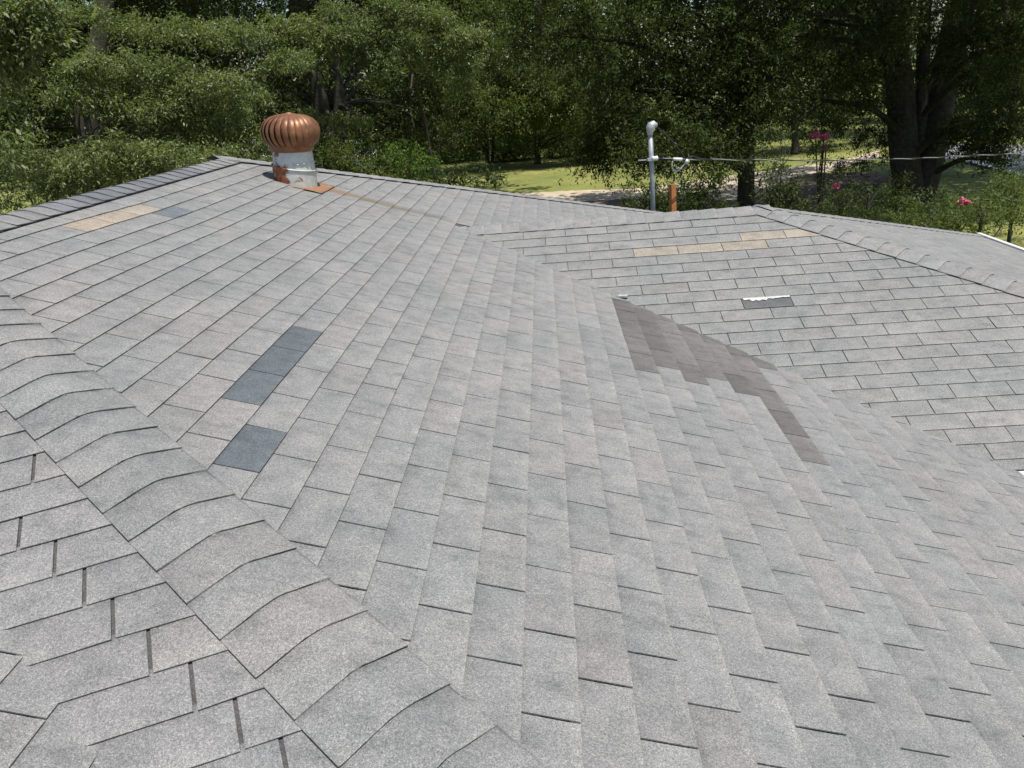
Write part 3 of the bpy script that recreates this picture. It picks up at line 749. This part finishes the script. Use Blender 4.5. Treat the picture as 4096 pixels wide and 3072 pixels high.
# ================================================================== TREES
def unit(v): return v / np.maximum(np.linalg.norm(v, axis=1, keepdims=True), 1e-9)
def leaf_mesh(name, pos, dirs, size, mat, ratio=.36, parent=None, droop=.0, flat=.42):
    n = len(pos); r = RNG
    d = unit(dirs); up = unit(np.stack([r.normal(0, flat, n), r.normal(0, flat, n), np.ones(n)], 1))
    side = unit(np.cross(d, up)); nor = unit(np.cross(side, d))
    L = size * r.uniform(.65, 1.25, n)[:, None]; W = L * ratio * r.uniform(.8, 1.2, n)[:, None]
    p0 = pos; p1 = pos + d * L * .5 + side * W * .5 + nor * W * .12; p2 = pos + d * L - nor * L * .10; p3 = pos + d * L * .5 - side * W * .5 + nor * W * .12
    V = np.stack([p0, p1, p2, p3], 1).reshape(-1, 3).astype(np.float32)
    me = bpy.data.meshes.new(name); me.vertices.add(4 * n); me.vertices.foreach_set('co', V.ravel())
    me.loops.add(4 * n); me.loops.foreach_set('vertex_index', np.arange(4 * n, dtype=np.int32))
    me.polygons.add(n); me.polygons.foreach_set('loop_start', np.arange(0, 4 * n, 4, dtype=np.int32)); me.polygons.foreach_set('loop_total', np.full(n, 4, np.int32))
    me.update(calc_edges=True); me.materials.append(mat)
    o = bpy.data.objects.new(name, me); link(o, None); return o, n
NLEAF = 0
def sprays(blobs, twigs_per, leaves_per, twig_len, leaf):
    """blobs: (centre, radii, n_clusters). returns leaf positions, directions and cluster centres"""
    P, D, C = [], [], []
    for c, rad, k in blobs:
        c = np.array(c); rad = np.array(rad); r = RNG
        q = r.normal(0, 1, (k, 3)); q = unit(q) * (r.uniform(.15, 1, (k, 1)) ** (1 / 2.2)); off = q * rad; off[:, 2] += off[:, 0] * random.gauss(0, .22) + off[:, 1] * random.gauss(0, .15); cc = c + off
        C.append(cc)
        cr = twig_len * r.uniform(.6, 1.3, (k, 1))
        # twigs
        base = np.repeat(cc, twigs_per, 0); s = np.repeat(cr, twigs_per, 0)
        out = np.repeat(unit(q * [1, 1, .4] + 1e-6), twigs_per, 0)
        td = unit(r.normal(0, 1, base.shape) * [1, 1, .45] + out * .8 + [0, 0, -.12])
        t0 = base + r.normal(0, .25, base.shape) * s
        pb = np.repeat(t0, leaves_per, 0); tb = np.repeat(td, leaves_per, 0); sb = np.repeat(s, leaves_per, 0)
        u = r.uniform(.05, 1, (len(pb), 1))
        p = pb + tb * u * sb + np.array([0, 0, -1]) * (u ** 2) * sb * .22 + r.normal(0, leaf * .35, pb.shape)
        d = tb * .8 + r.normal(0, .75, pb.shape) + [0, 0, -.15]
        P.append(p); D.append(d)
    return np.concatenate(P), np.concatenate(D), np.concatenate(C)
def tree(name, base, trunks, blobs, label, cat='tree', mat='leaf_oak', leaf=.09, tl=.45, tw=9, lp=9, limbs=26, group='trees beyond the roof', ratio=.36, bark='bark', lr=.05, upper=None):
    global NLEAF
    root = empty(name, base, label, cat, group)
    P, D, C = sprays(blobs, tw, lp, tl, leaf)
    o, n = leaf_mesh("crown", P, D, leaf, M[mat], ratio); NLEAF += n
    o.parent = root; o.matrix_parent_inverse = Matrix.Identity(4); o.matrix_local = Matrix.Translation(-Vector(base))
    if upper:  # unseen leaf masses above the view, added to shade the foliage below
        P, D, _ = sprays(upper, 10, 7, 1.1, .2); o, n = leaf_mesh("shade_crown", P, D, .30, M['leaf_shaded'], .55); NLEAF += n
        o.parent = root; o.matrix_parent_inverse = Matrix.Identity(4); o.matrix_local = Matrix.Translation(-Vector(base))
    mb = MB(); tips = []
    for pts, rad in trunks:
        pp = arc(pts, 6); m = len(pp); rr = [rad[0] + (rad[1] - rad[0]) * (k / (m - 1)) ** .8 for k in range(m)]
        rr[0] *= 1.35; mb.tube(pp, rr, 12); tips += [(p, q) for p, q in zip(pp[m // 4:], rr[m // 4:])]
    if tips:
        idx = RNG.choice(len(C), min(limbs, len(C)), replace=False)
        for k in idx:
            c = Vector(C[k]); bst = min(tips, key=lambda q: (q[0] - c).length + 1.2 * abs((q[0].z) - (c.z - .35 * (q[0] - c).length)))
            a = bst[0]; v = c - a; L = v.length
            if L > 9: continue
            m1 = a + v * .35 + Vector((random.gauss(0, .08), random.gauss(0, .08), .10)) * L; m2 = a + v * .7 + Vector((random.gauss(0, .06), random.gauss(0, .06), .07)) * L
            pts = arc([a, m1, m2, c], 4); r0 = min(bst[1] * .5, lr * (.5 + L / 5)); mb.tube(pts, [r0 * (1 - .86 * q / (len(pts) - 1)) for q in range(len(pts))], 6, False)
    if mb.v:
        t = mb.build("trunk", M[bark], None, True); t.parent = root; t.matrix_parent_inverse = Matrix.Identity(4); t.matrix_local = Matrix.Translation(-Vector(base))
    return root
def B(px, py, d, rx, ry, rz, k): return (tuple(at(px, py, d)), (rx, ry, rz), k)
def on(px, py, d):   # trunk point
    p = at(px, py, d); return (p.x, p.y, p.z)
def gb(px, d):       # ground point below pixel column at distance
    p = at(px, 600, d); return (p.x, d, 0)

# near left oak: lit sprays reaching towards the roof, shaded interior behind
def pad(px, py, d, w, k=1.0, th=.16, dp=.55):
    """flattish leaf pad w metres half-width"""
    return B(px, py, d, w, w * dp, th * .55 + .06 * w, int(95 * k * w * w * dp / .5 + 8))
b = gb(345, 17)
tree("oak_tree", b, [([b, on(350, 500, 17), on(420, 0, 17.5), (at(420, 0, 17).x + .5, 18, 11)], (.26, .14))],
     [pad(420, 260, 12.5, .75), pad(620, 300, 12.8, .65), pad(800, 350, 12.8, .7), pad(330, 380, 12.2, .5), pad(560, 420, 12.4, .6), pad(900, 450, 13, .5, .8),
      pad(720, 520, 12.8, .5, .7), pad(1080, 560, 13.4, .6, .9), pad(130, 650, 11.5, .55, 1.2), pad(330, 660, 11.3, .6, 1.3), pad(520, 640, 11.6, .6, 1.3), pad(700, 640, 11.9, .55, 1.2),
      pad(860, 640, 12.4, .5, 1.1), pad(640, 580, 12.6, .5, .8), pad(220, 730, 11.3, .35, .8), pad(960, 380, 14, .5, .6), pad(640, 110, 14, .8, .6), pad(900, 130, 14.5, .8, .6), pad(350, 60, 13.5, .6, .5),
      pad(1150, 250, 14.5, .6, .6), pad(470, 720, 12.3, .35, .6), pad(1050, 660, 13.2, .4, .7)],
     "big leafy oak at the far left, its low sunlit branches reaching the ridge", mat='leaf_sunlit', leaf=.058, tl=.20, tw=9, lp=9, limbs=30, lr=.018,
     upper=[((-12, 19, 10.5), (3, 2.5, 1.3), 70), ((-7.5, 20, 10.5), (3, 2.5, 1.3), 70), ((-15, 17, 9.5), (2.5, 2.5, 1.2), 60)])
tree("oak_tree", gb(700, 24), [([gb(650, 24), on(700, 400, 24), on(760, 0, 24), on(800, -300, 24)], (.30, .2)), ([gb(700, 24), on(900, 250, 24), on(1080, 60, 24)], (.16, .08))],
     [B(150, 250, 19, 2.2, 1.2, 1.0, 90), B(500, 150, 19, 2.2, 1.2, 1.1, 110), B(900, 250, 19.5, 2.2, 1.2, 1.1, 120), B(300, 560, 19, 2.4, 1.2, .8, 110), B(700, 560, 19, 2.2, 1.2, .8, 110),
      B(100, 60, 20, 2.4, 1.5, 1.0, 90), B(750, 20, 20, 2.6, 1.5, .8, 100), B(60, 760, 17, 1.2, 1, .35, 26), B(150, 480, 21, 2, 1.2, 1.2, 70)],
     "shaded oak standing behind the sunlit branches at the left", mat='leaf_shaded', leaf=.10, tl=.42, tw=9, lp=9, limbs=30,
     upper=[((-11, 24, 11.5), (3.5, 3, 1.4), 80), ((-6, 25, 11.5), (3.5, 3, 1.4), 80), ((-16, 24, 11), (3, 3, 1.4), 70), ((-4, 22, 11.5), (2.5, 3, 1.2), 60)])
tree("oak_tree", gb(-250, 11), [([gb(-250, 11), on(-250, 500, 11), on(-200, -100, 11)], (.2, .12))],
     [pad(60, 60, 9.0, .32, 2.0, .12), pad(110, 150, 9.0, .30, 2.0, .12), pad(40, 240, 9.2, .25, 1.6, .1), B(20, 380, 9.5, .25, .3, .12, 10), B(15, 590, 8.5, .12, .2, .10, 6), B(-350, -250, 12.5, 2.0, 1.5, .9, 50), B(-150, 350, 10.5, .8, 1, .9, 30)],
     "oak bough with pale drooping leaves at the top left corner", mat='leaf_sunlit', leaf=.075, tl=.22, tw=8, lp=8, limbs=12, lr=.03)
# behind it: dark trunks and shaded crown
tree("oak_tree", gb(1290, 23), [([gb(1330, 23), on(1290, 440, 23), on(1235, 230, 23), on(1190, 0, 23), on(1150, -300, 23)], (.27, .19)),
                                ([gb(1350, 23), on(1355, 420, 23), on(1335, 250, 23), on(1295, 60, 23), on(1280, -300, 23)], (.20, .14)),
                                ([on(1340, 400, 23), on(1240, 380, 23), on(1130, 372, 22.5)], (.06, .03))],
     [B(1180, 100, 26, 2.8, 1.5, 2.0, 90), B(1500, 250, 27, 2.6, 1.5, 2.2, 90), B(1000, 330, 27, 2.4, 1.5, 2.2, 90), B(1300, 520, 27, 3.0, 1.5, 1.2, 80),
      B(1500, 560, 24, 1.6, 1.2, .7, 46), B(1400, 620, 21, 1.3, 1, .45, 36), B(1700, 420, 25, 1.6, 1.2, 1.2, 50), B(1640, 560, 25, 1.2, 1, .6, 30)],
     "dark twin-trunked oak standing behind the turbine vent", mat='leaf_shaded', leaf=.12, tl=.55, lp=9,
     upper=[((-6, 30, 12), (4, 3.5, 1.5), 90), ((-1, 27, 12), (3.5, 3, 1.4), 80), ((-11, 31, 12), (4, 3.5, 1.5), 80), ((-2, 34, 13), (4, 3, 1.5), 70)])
# centre spray tree
b = gb(1760, 21)
tree("oak_tree", b, [([b, on(1700, 500, 21), on(1650, 300, 19), on(1620, 230, 17.5), on(1560, 60, 17), on(1500, -60, 17)], (.05, .022)), ([on(1650, 300, 18.5), on(1640, 420, 16.8), on(1660, 520, 16.6)], (.022, .006)),
                     ([on(1560, 110, 16.8), on(1640, 125, 16.6), on(1700, 160, 16.6)], (.020, .006))],
     [pad(1180, 90, 16.5, .5, .8), pad(1280, 130, 16.4, .55), pad(1380, 150, 16.4, .5), pad(1470, 110, 16.6, .45), pad(1400, 60, 16.8, .6, .7), pad(1600, 40, 16.8, .55, .7), pad(1740, 60, 17, .45, .8), pad(1330, 200, 16.4, .35, .7),
      pad(1530, 230, 16.5, .4, .8), pad(1620, 170, 16.6, .35, .6), pad(1790, 160, 17, .45), pad(1880, 140, 17.2, .4, .8), pad(1500, 320, 16.5, .28, .8), pad(1720, 250, 17, .35, .7), pad(1850, 250, 17.2, .4, .7), pad(1840, 330, 17.6, .3, .6),
      pad(1560, 120, 17.2, .5, .5), pad(1210, 470, 17, .35, .6), pad(1400, 480, 17.5, .35, .5)],
     "slender oak with sunlit greyish foliage sprays and bare twigs above the lawn's left end", mat='leaf_sunlit', leaf=.062, tl=.20, lp=9, limbs=44, lr=.016)
# middle trees beyond the lawn
b = gnd(2150, 655); b = (b.x, b.y, 0)
tree("oak_tree", b, [([b, on(2150, 560, b[1]), on(2155, 400, b[1]), on(2160, 0, b[1])], (.20, .13))],
     [B(2050, 420, 47.5, 4.2, 2.5, 2.2, 110), B(2300, 300, 47.5, 4.5, 2.5, 3.0, 120), B(2200, 60, 47.5, 5.5, 2.5, 3.0, 120), B(1900, 250, 47.5, 3.5, 2.5, 3.5, 90), B(2100, -300, 53, 9, 5, 4, 150), B(2420, 480, 47, 2.5, 2, 1.2, 50)],
     "dark oak with a single straight trunk standing at the back edge of the lawn", mat='leaf_oak', leaf=.17, tl=.75, tw=10, lp=10)
b = gnd(1950, 655); b = (b.x, b.y, 0)
tree("oak_tree", b, [([b, on(1945, 560, b[1]), on(1930, 450, b[1])], (.14, .10)), ([(b[0] + .3, b[1], 0), on(1972, 560, b[1]), on(1978, 450, b[1])], (.10, .08))],
     [B(1900, 470, 48, 3.0, 2, 1.6, 80), B(2060, 380, 46, 3.0, 2, 1.6, 80), B(1780, 520, 47, 2.0, 2, 1.3, 60), B(1700, 350, 46, 3.0, 2, 2.4, 70), B(1900, -50, 50, 5, 3, 3, 90)],
     "small twin-stemmed oak left of the straight-trunked one behind the lawn", mat='leaf_oak', leaf=.18, tl=.8, lp=9, limbs=12)
# centre-right oak in front of the drive
b = gb(2985, 26)
tree("oak_tree", b, [([b, on(2985, 700, 26), on(2985, 480, 26), on(2975, 200, 26), on(2960, -100, 26)], (.27, .20))],
     [B(2500, 150, 24, 3.2, 2, 1.8, 120), B(2750, 350, 24, 2.6, 1.8, 1.5, 100), B(2950, 150, 24, 2.6, 1.6, 1.8, 90), B(2560, 430, 24, 1.8, 1.4, 1.0, 60), B(2880, 480, 24, 1.4, 1.2, .7, 40), B(3080, 380, 24, 1.2, 1.2, .8, 36),
      B(2330, 60, 26, 2.4, 1.8, 1.6, 70), B(2800, 30, 25, 3.4, 2, 1.6, 90), B(2750, -450, 27, 7, 6, 2.4, 200), B(2480, 560, 24, 1.3, 1, .5, 60), B(2650, 530, 22, 1.2, 1, .5, 40), B(2740, 590, 23, 1.1, .9, .35, 40), B(2860, 590, 23, .9, .8, .4, 36), B(2400, 640, 25, .6, .6, .28, 18)],
     "large dark oak whose trunk rises behind the wing's ridge", mat='leaf_shaded', leaf=.11, tl=.5, tw=10, lp=10,
     upper=[((6, 25, 11.5), (3.5, 3.5, 1.5), 90), ((10, 28, 12), (4, 3, 1.5), 90), ((4, 29, 12), (3, 2.5, 1.4), 60), ((11, 23, 11), (3, 3, 1.4), 70)])
# double-trunk oak at the right
b = gb(3650, 27)
tree("oak_tree", b, [([gb(3640, 27), on(3630, 740, 27), on(3612, 560, 27), on(3600, 350, 27), on(3570, 150, 27), on(3530, -150, 27)], (.48, .36)),
                     ([gb(3670, 27.2), on(3690, 740, 27.2), on(3735, 540, 27.2), on(3770, 350, 27.2), on(3815, 150, 27.2), on(3880, -150, 27.2)], (.48, .38)),
                     ([gb(3655, 27.1), on(3660, 700, 27.1), on(3680, 500, 27.1), on(3690, 300, 27.1), on(3700, 0, 27.1)], (.24, .18))],
     [B(3750, 60, 24, 2.4, 1.2, .9, 80), B(3400, 60, 25, 2.2, 1.4, .8, 70), B(3950, 230, 24, 1.4, 1.1, .8, 56), B(3300, 330, 26, 1.8, 1.4, 1.2, 60), B(3450, 480, 27, 1.2, 1.2, .9, 26), B(4000, 480, 25, 1.1, 1, .7, 30),
      B(4000, 80, 24, 1.6, 1.4, 1.1, 60), B(3150, 130, 26, 2.0, 1.6, 1.4, 70), B(3700, -450, 28, 7, 6, 2.4, 200), B(3420, 250, 30, 3.0, 1, 1.4, 60), B(3880, 560, 25, .7, .7, .45, 26), B(4020, 590, 24, .7, .6, .35, 22), B(3960, 480, 24, .8, .7, .5, 30), B(3720, 430, 33, 2.6, 1, 2.0, 90), B(3500, 600, 32, 1.4, 1, .8, 30)],
     "massive old oak with two thick leaning trunks at the right", mat='leaf_shaded', leaf=.11, tl=.45, tw=10, lp=10, lr=.09,
     upper=[((15, 27, 12), (4, 4, 1.5), 110), ((19, 31, 12.5), (4, 4, 1.5), 90), ((15, 33, 12.5), (4, 3, 1.5), 80)])
tree("oak_tree", gb(3150, 44), [([gb(3180, 44), on(3180, 500, 44), on(3170, 100, 44)], (.2, .14))],
     [B(3150, 330, 44, 3, 2, 2.4, 60), B(3300, 480, 45, 1.6, 1.5, 1.0, 24), B(3100, 50, 45, 5, 2, 3, 100), B(3420, 200, 45, 4, 2, 3, 80), B(3050, 480, 45, .8, 1, 1.2, 18)],
     "oak with thin yellow-green leaves beyond the drive, left of the blossom", mat='leaf_oak', leaf=.19, tl=.8, lp=8, limbs=10)
tree("oak_tree", gb(4000, 46), [([gb(4050, 46), on(4050, 400, 46), on(4020, 0, 46)], (.22, .16))],
     [B(3950, 300, 46, 3.5, 2, 2.5, 80), B(4150, 350, 46, 2, 2, 2, 50), B(3900, -50, 46, 6, 3, 3, 120)],
     "shaded oak farther back near the road at the right edge", mat='leaf_shaded', leaf=.2, tl=.9, lp=8, limbs=8)
# overhanging twigs in front of the lawn
tree("oak_sapling", gb(1820, 17), [([gb(1820, 17), on(1830, 800, 17), on(1860, 740, 17)], (.03, .015))],
     [B(1930, 725, 16.5, .22, .2, .10, 7), B(1990, 705, 16.5, .18, .2, .05, 4), B(1760, 735, 17, .25, .2, .12, 7), B(1870, 690, 17, .3, .2, .06, 7)],
     "few dark oak twigs poking up in front of the lawn", mat='leaf_shaded', leaf=.10, tl=.16, tw=5, lp=7, limbs=20, lr=.012, cat='sapling', group=None)
# shrubs
def shrub(base_px, d, blobs, label, mat, leaf=.09, tl=.3, tw=8, lp=8, group=None, limbs=10, cat='shrub', name='shrub'):
    b = gb(base_px, d); return tree(name, b, [([b, (b[0], b[1], .6), (b[0] + .05, b[1], 1.3)], (.05, .03))], blobs, label, cat, mat, leaf, tl, tw, lp, limbs, group, lr=.02)
shrub(1640, 20, [B(1640, 700, 20, .62, .5, .55, 40), B(1620, 620, 20, .30, .3, .3, 12), B(1690, 780, 20, .5, .5, .4, 22)], "yellow-green bush rising behind the roof left of the lawn", 'leaf_bright', .07, .25)
shrub(1480, 22, [B(1450, 690, 20, 1.3, .8, .4, 50), B(1320, 620, 20, .8, .7, .35, 26), B(1560, 760, 20, .6, .7, .3, 20)], "grey-green bush low behind the hip, right of the vent", 'leaf_oak', .075, .25)
for (x, y, d, r, lab) in ((2060, 590, 52, 1.7, "bright green bush left of the straight tree trunk"), (2240, 560, 52, 1.6, "tallest bright green bush right of the straight tree trunk"),
                          (2370, 575, 54, 1.6, "bright bush at the right end of the row behind the lawn"), (1850, 590, 54, 1.8, "darker bush at the left end of the row behind the lawn")):
    shrub(x, d, [B(x, y + 12, d, r, 1.0, .8, 60), B(x - 20, y - 25, d, r * .5, .7, .55, 20), B(x + 25, y - 10, d, r * .5, .7, .6, 20)], lab, 'leaf_bright', .17, .5, group='bushes behind the lawn')
shrub(2620, 19, [B(2560, 800, 19, .5, .4, .32, 26), B(2640, 770, 19, .4, .4, .35, 18)], "dark bush behind the mast and in front of the drive", 'leaf_shaded', .10, .26, 6, 7)
shrub(2760, 18, [B(2740, 790, 18, .55, .4, .35, 26), B(2830, 730, 18, .40, .4, .35, 20), B(2820, 830, 18, .6, .5, .25, 26)], "dark leafy shrub right of the orange post", 'leaf_shaded', .10, .26, 6, 7)
shrub(3130, 19, [B(3110, 740, 19, .42, .4, .42, 24), B(3160, 810, 19, .5, .4, .35, 26), B(3080, 860, 19, .4, .4, .2, 12), B(3090, 560, 20, .3, .3, .4, 12)], "open leafy shrub right of the big trunk against the drive", 'leaf_shaded', .10, .26, 6, 7)
for (x, y, d, w, lab) in ((3480, 800, 21, 1.2, "low green shrub in shade below the double-trunk oak"), (3720, 860, 19, 1.1, "sunlit shrub behind the wing hip with a pink bloom beside it"),
                          (3950, 860, 18, 1.1, "sunlit shrub at the lower right behind the white drip edge"), (4080, 760, 20, .8, "yellow-green shrub at the right edge below the road")):
    shrub(x, d, [B(x, y, d, w, .8, .45, 34), B(x - 90, y + 60, d - 1, w * .6, .6, .35, 14), B(x + 80, y - 50, d + 1, w * .6, .6, .35, 12)], lab, 'leaf_oak' if x != 3480 else 'leaf_shaded', .085, .28, group='shrubs behind the wing')
# crepe myrtles
for k, (x, d, fl, lab) in enumerate(((3290, 24, [(3262, 540, .13), (3298, 548, .10), (3295, 592, .05)], "crepe myrtle with the big pink flower head in front of the drive"),
                                     (3360, 22, [(3346, 745, .05)], "low crepe myrtle with one small pink flower head by the shady lawn"),
                                     (3850, 18.5, [(3852, 810, .10), (3435, 848, .05)], "crepe myrtle with a single round pink bloom at the right"))):
    b = gb(x, d); r = empty("crepe_myrtle", b, lab, "flowering shrub", "crepe myrtles")
    bl = [B(x, fl[0][1] + 70, d, .35, .3, .35, 14), B(x + 20, fl[0][1] + 150, d, .4, .35, .3, 14)]
    P, D, C = sprays(bl, 5, 7, .2, .06); o, n = leaf_mesh("crown", P, D, .07, M['leaf_oak'], .45); o.parent = r; o.matrix_parent_inverse = Matrix.Identity(4); o.matrix_local = Matrix.Translation(-Vector(b))
    mb = MB()
    for q in range(5):
        f = fl[q % len(fl)]; t = at(f[0], f[1], d) if q < len(fl) and k < 2 or q == 0 else at(x + random.uniform(-40, 40), fl[0][1] + 60, d)
        mb.tube(arc([b, (b[0] + random.uniform(-.1, .1), b[1], t.z * .5), t], 5), .018, 6)
    t = mb.build("stem", M['bark'], None); t.parent = r; t.matrix_parent_inverse = Matrix.Identity(4); t.matrix_local = Matrix.Translation(-Vector(b))
    for (fx, fy, fr) in fl:
        if abs(fx - x) > 200: continue
        c = np.array(at(fx, fy, d)); n = 260; P = c + unit(RNG.normal(0, 1, (n, 3))) * (RNG.uniform(0, 1, (n, 1)) ** .7) * fr * np.array([1.3, 1.3, .7]) + RNG.normal(0, .25, (n, 3)) * fr * .3
        o, _ = leaf_mesh("flower_head", P, RNG.normal(0, 1, (n, 3)), .06, M['petal'], .8); o.parent = r; o.matrix_parent_inverse = Matrix.Identity(4); o.matrix_local = Matrix.Translation(-Vector(b))
# far wood
W = []
for k in range(34):
    x = -42 + k * 3.4 + random.uniform(-1, 1); y = random.uniform(66, 84); h = random.uniform(9, 15)
    W.append(((x, y, h * .5), (3.4, 3, h * .52), 95))
P, D, C = sprays(W, 8, 5, 1.6, .3)
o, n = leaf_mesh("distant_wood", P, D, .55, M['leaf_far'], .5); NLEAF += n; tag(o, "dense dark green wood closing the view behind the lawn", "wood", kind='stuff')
W = []
for k in range(26):
    x = -34 + k * 2.6 + random.uniform(-1, 1); y = random.uniform(50, 60)
    if -3 < x < 5: y = 60
    W.append(((x, y, random.uniform(9, 12)), (3.2, 3, 3.0), 60))
P, D, C = sprays(W, 8, 6, 1.2, .3)
o, n = leaf_mesh("high_canopy", P, D, .36, M['leaf_shaded'], .5); NLEAF += n; tag(o, "shaded high canopy of the oaks across the top of the view", "canopy", kind='stuff')
print("TABS", len(TABS), "LEAVES", NLEAF)
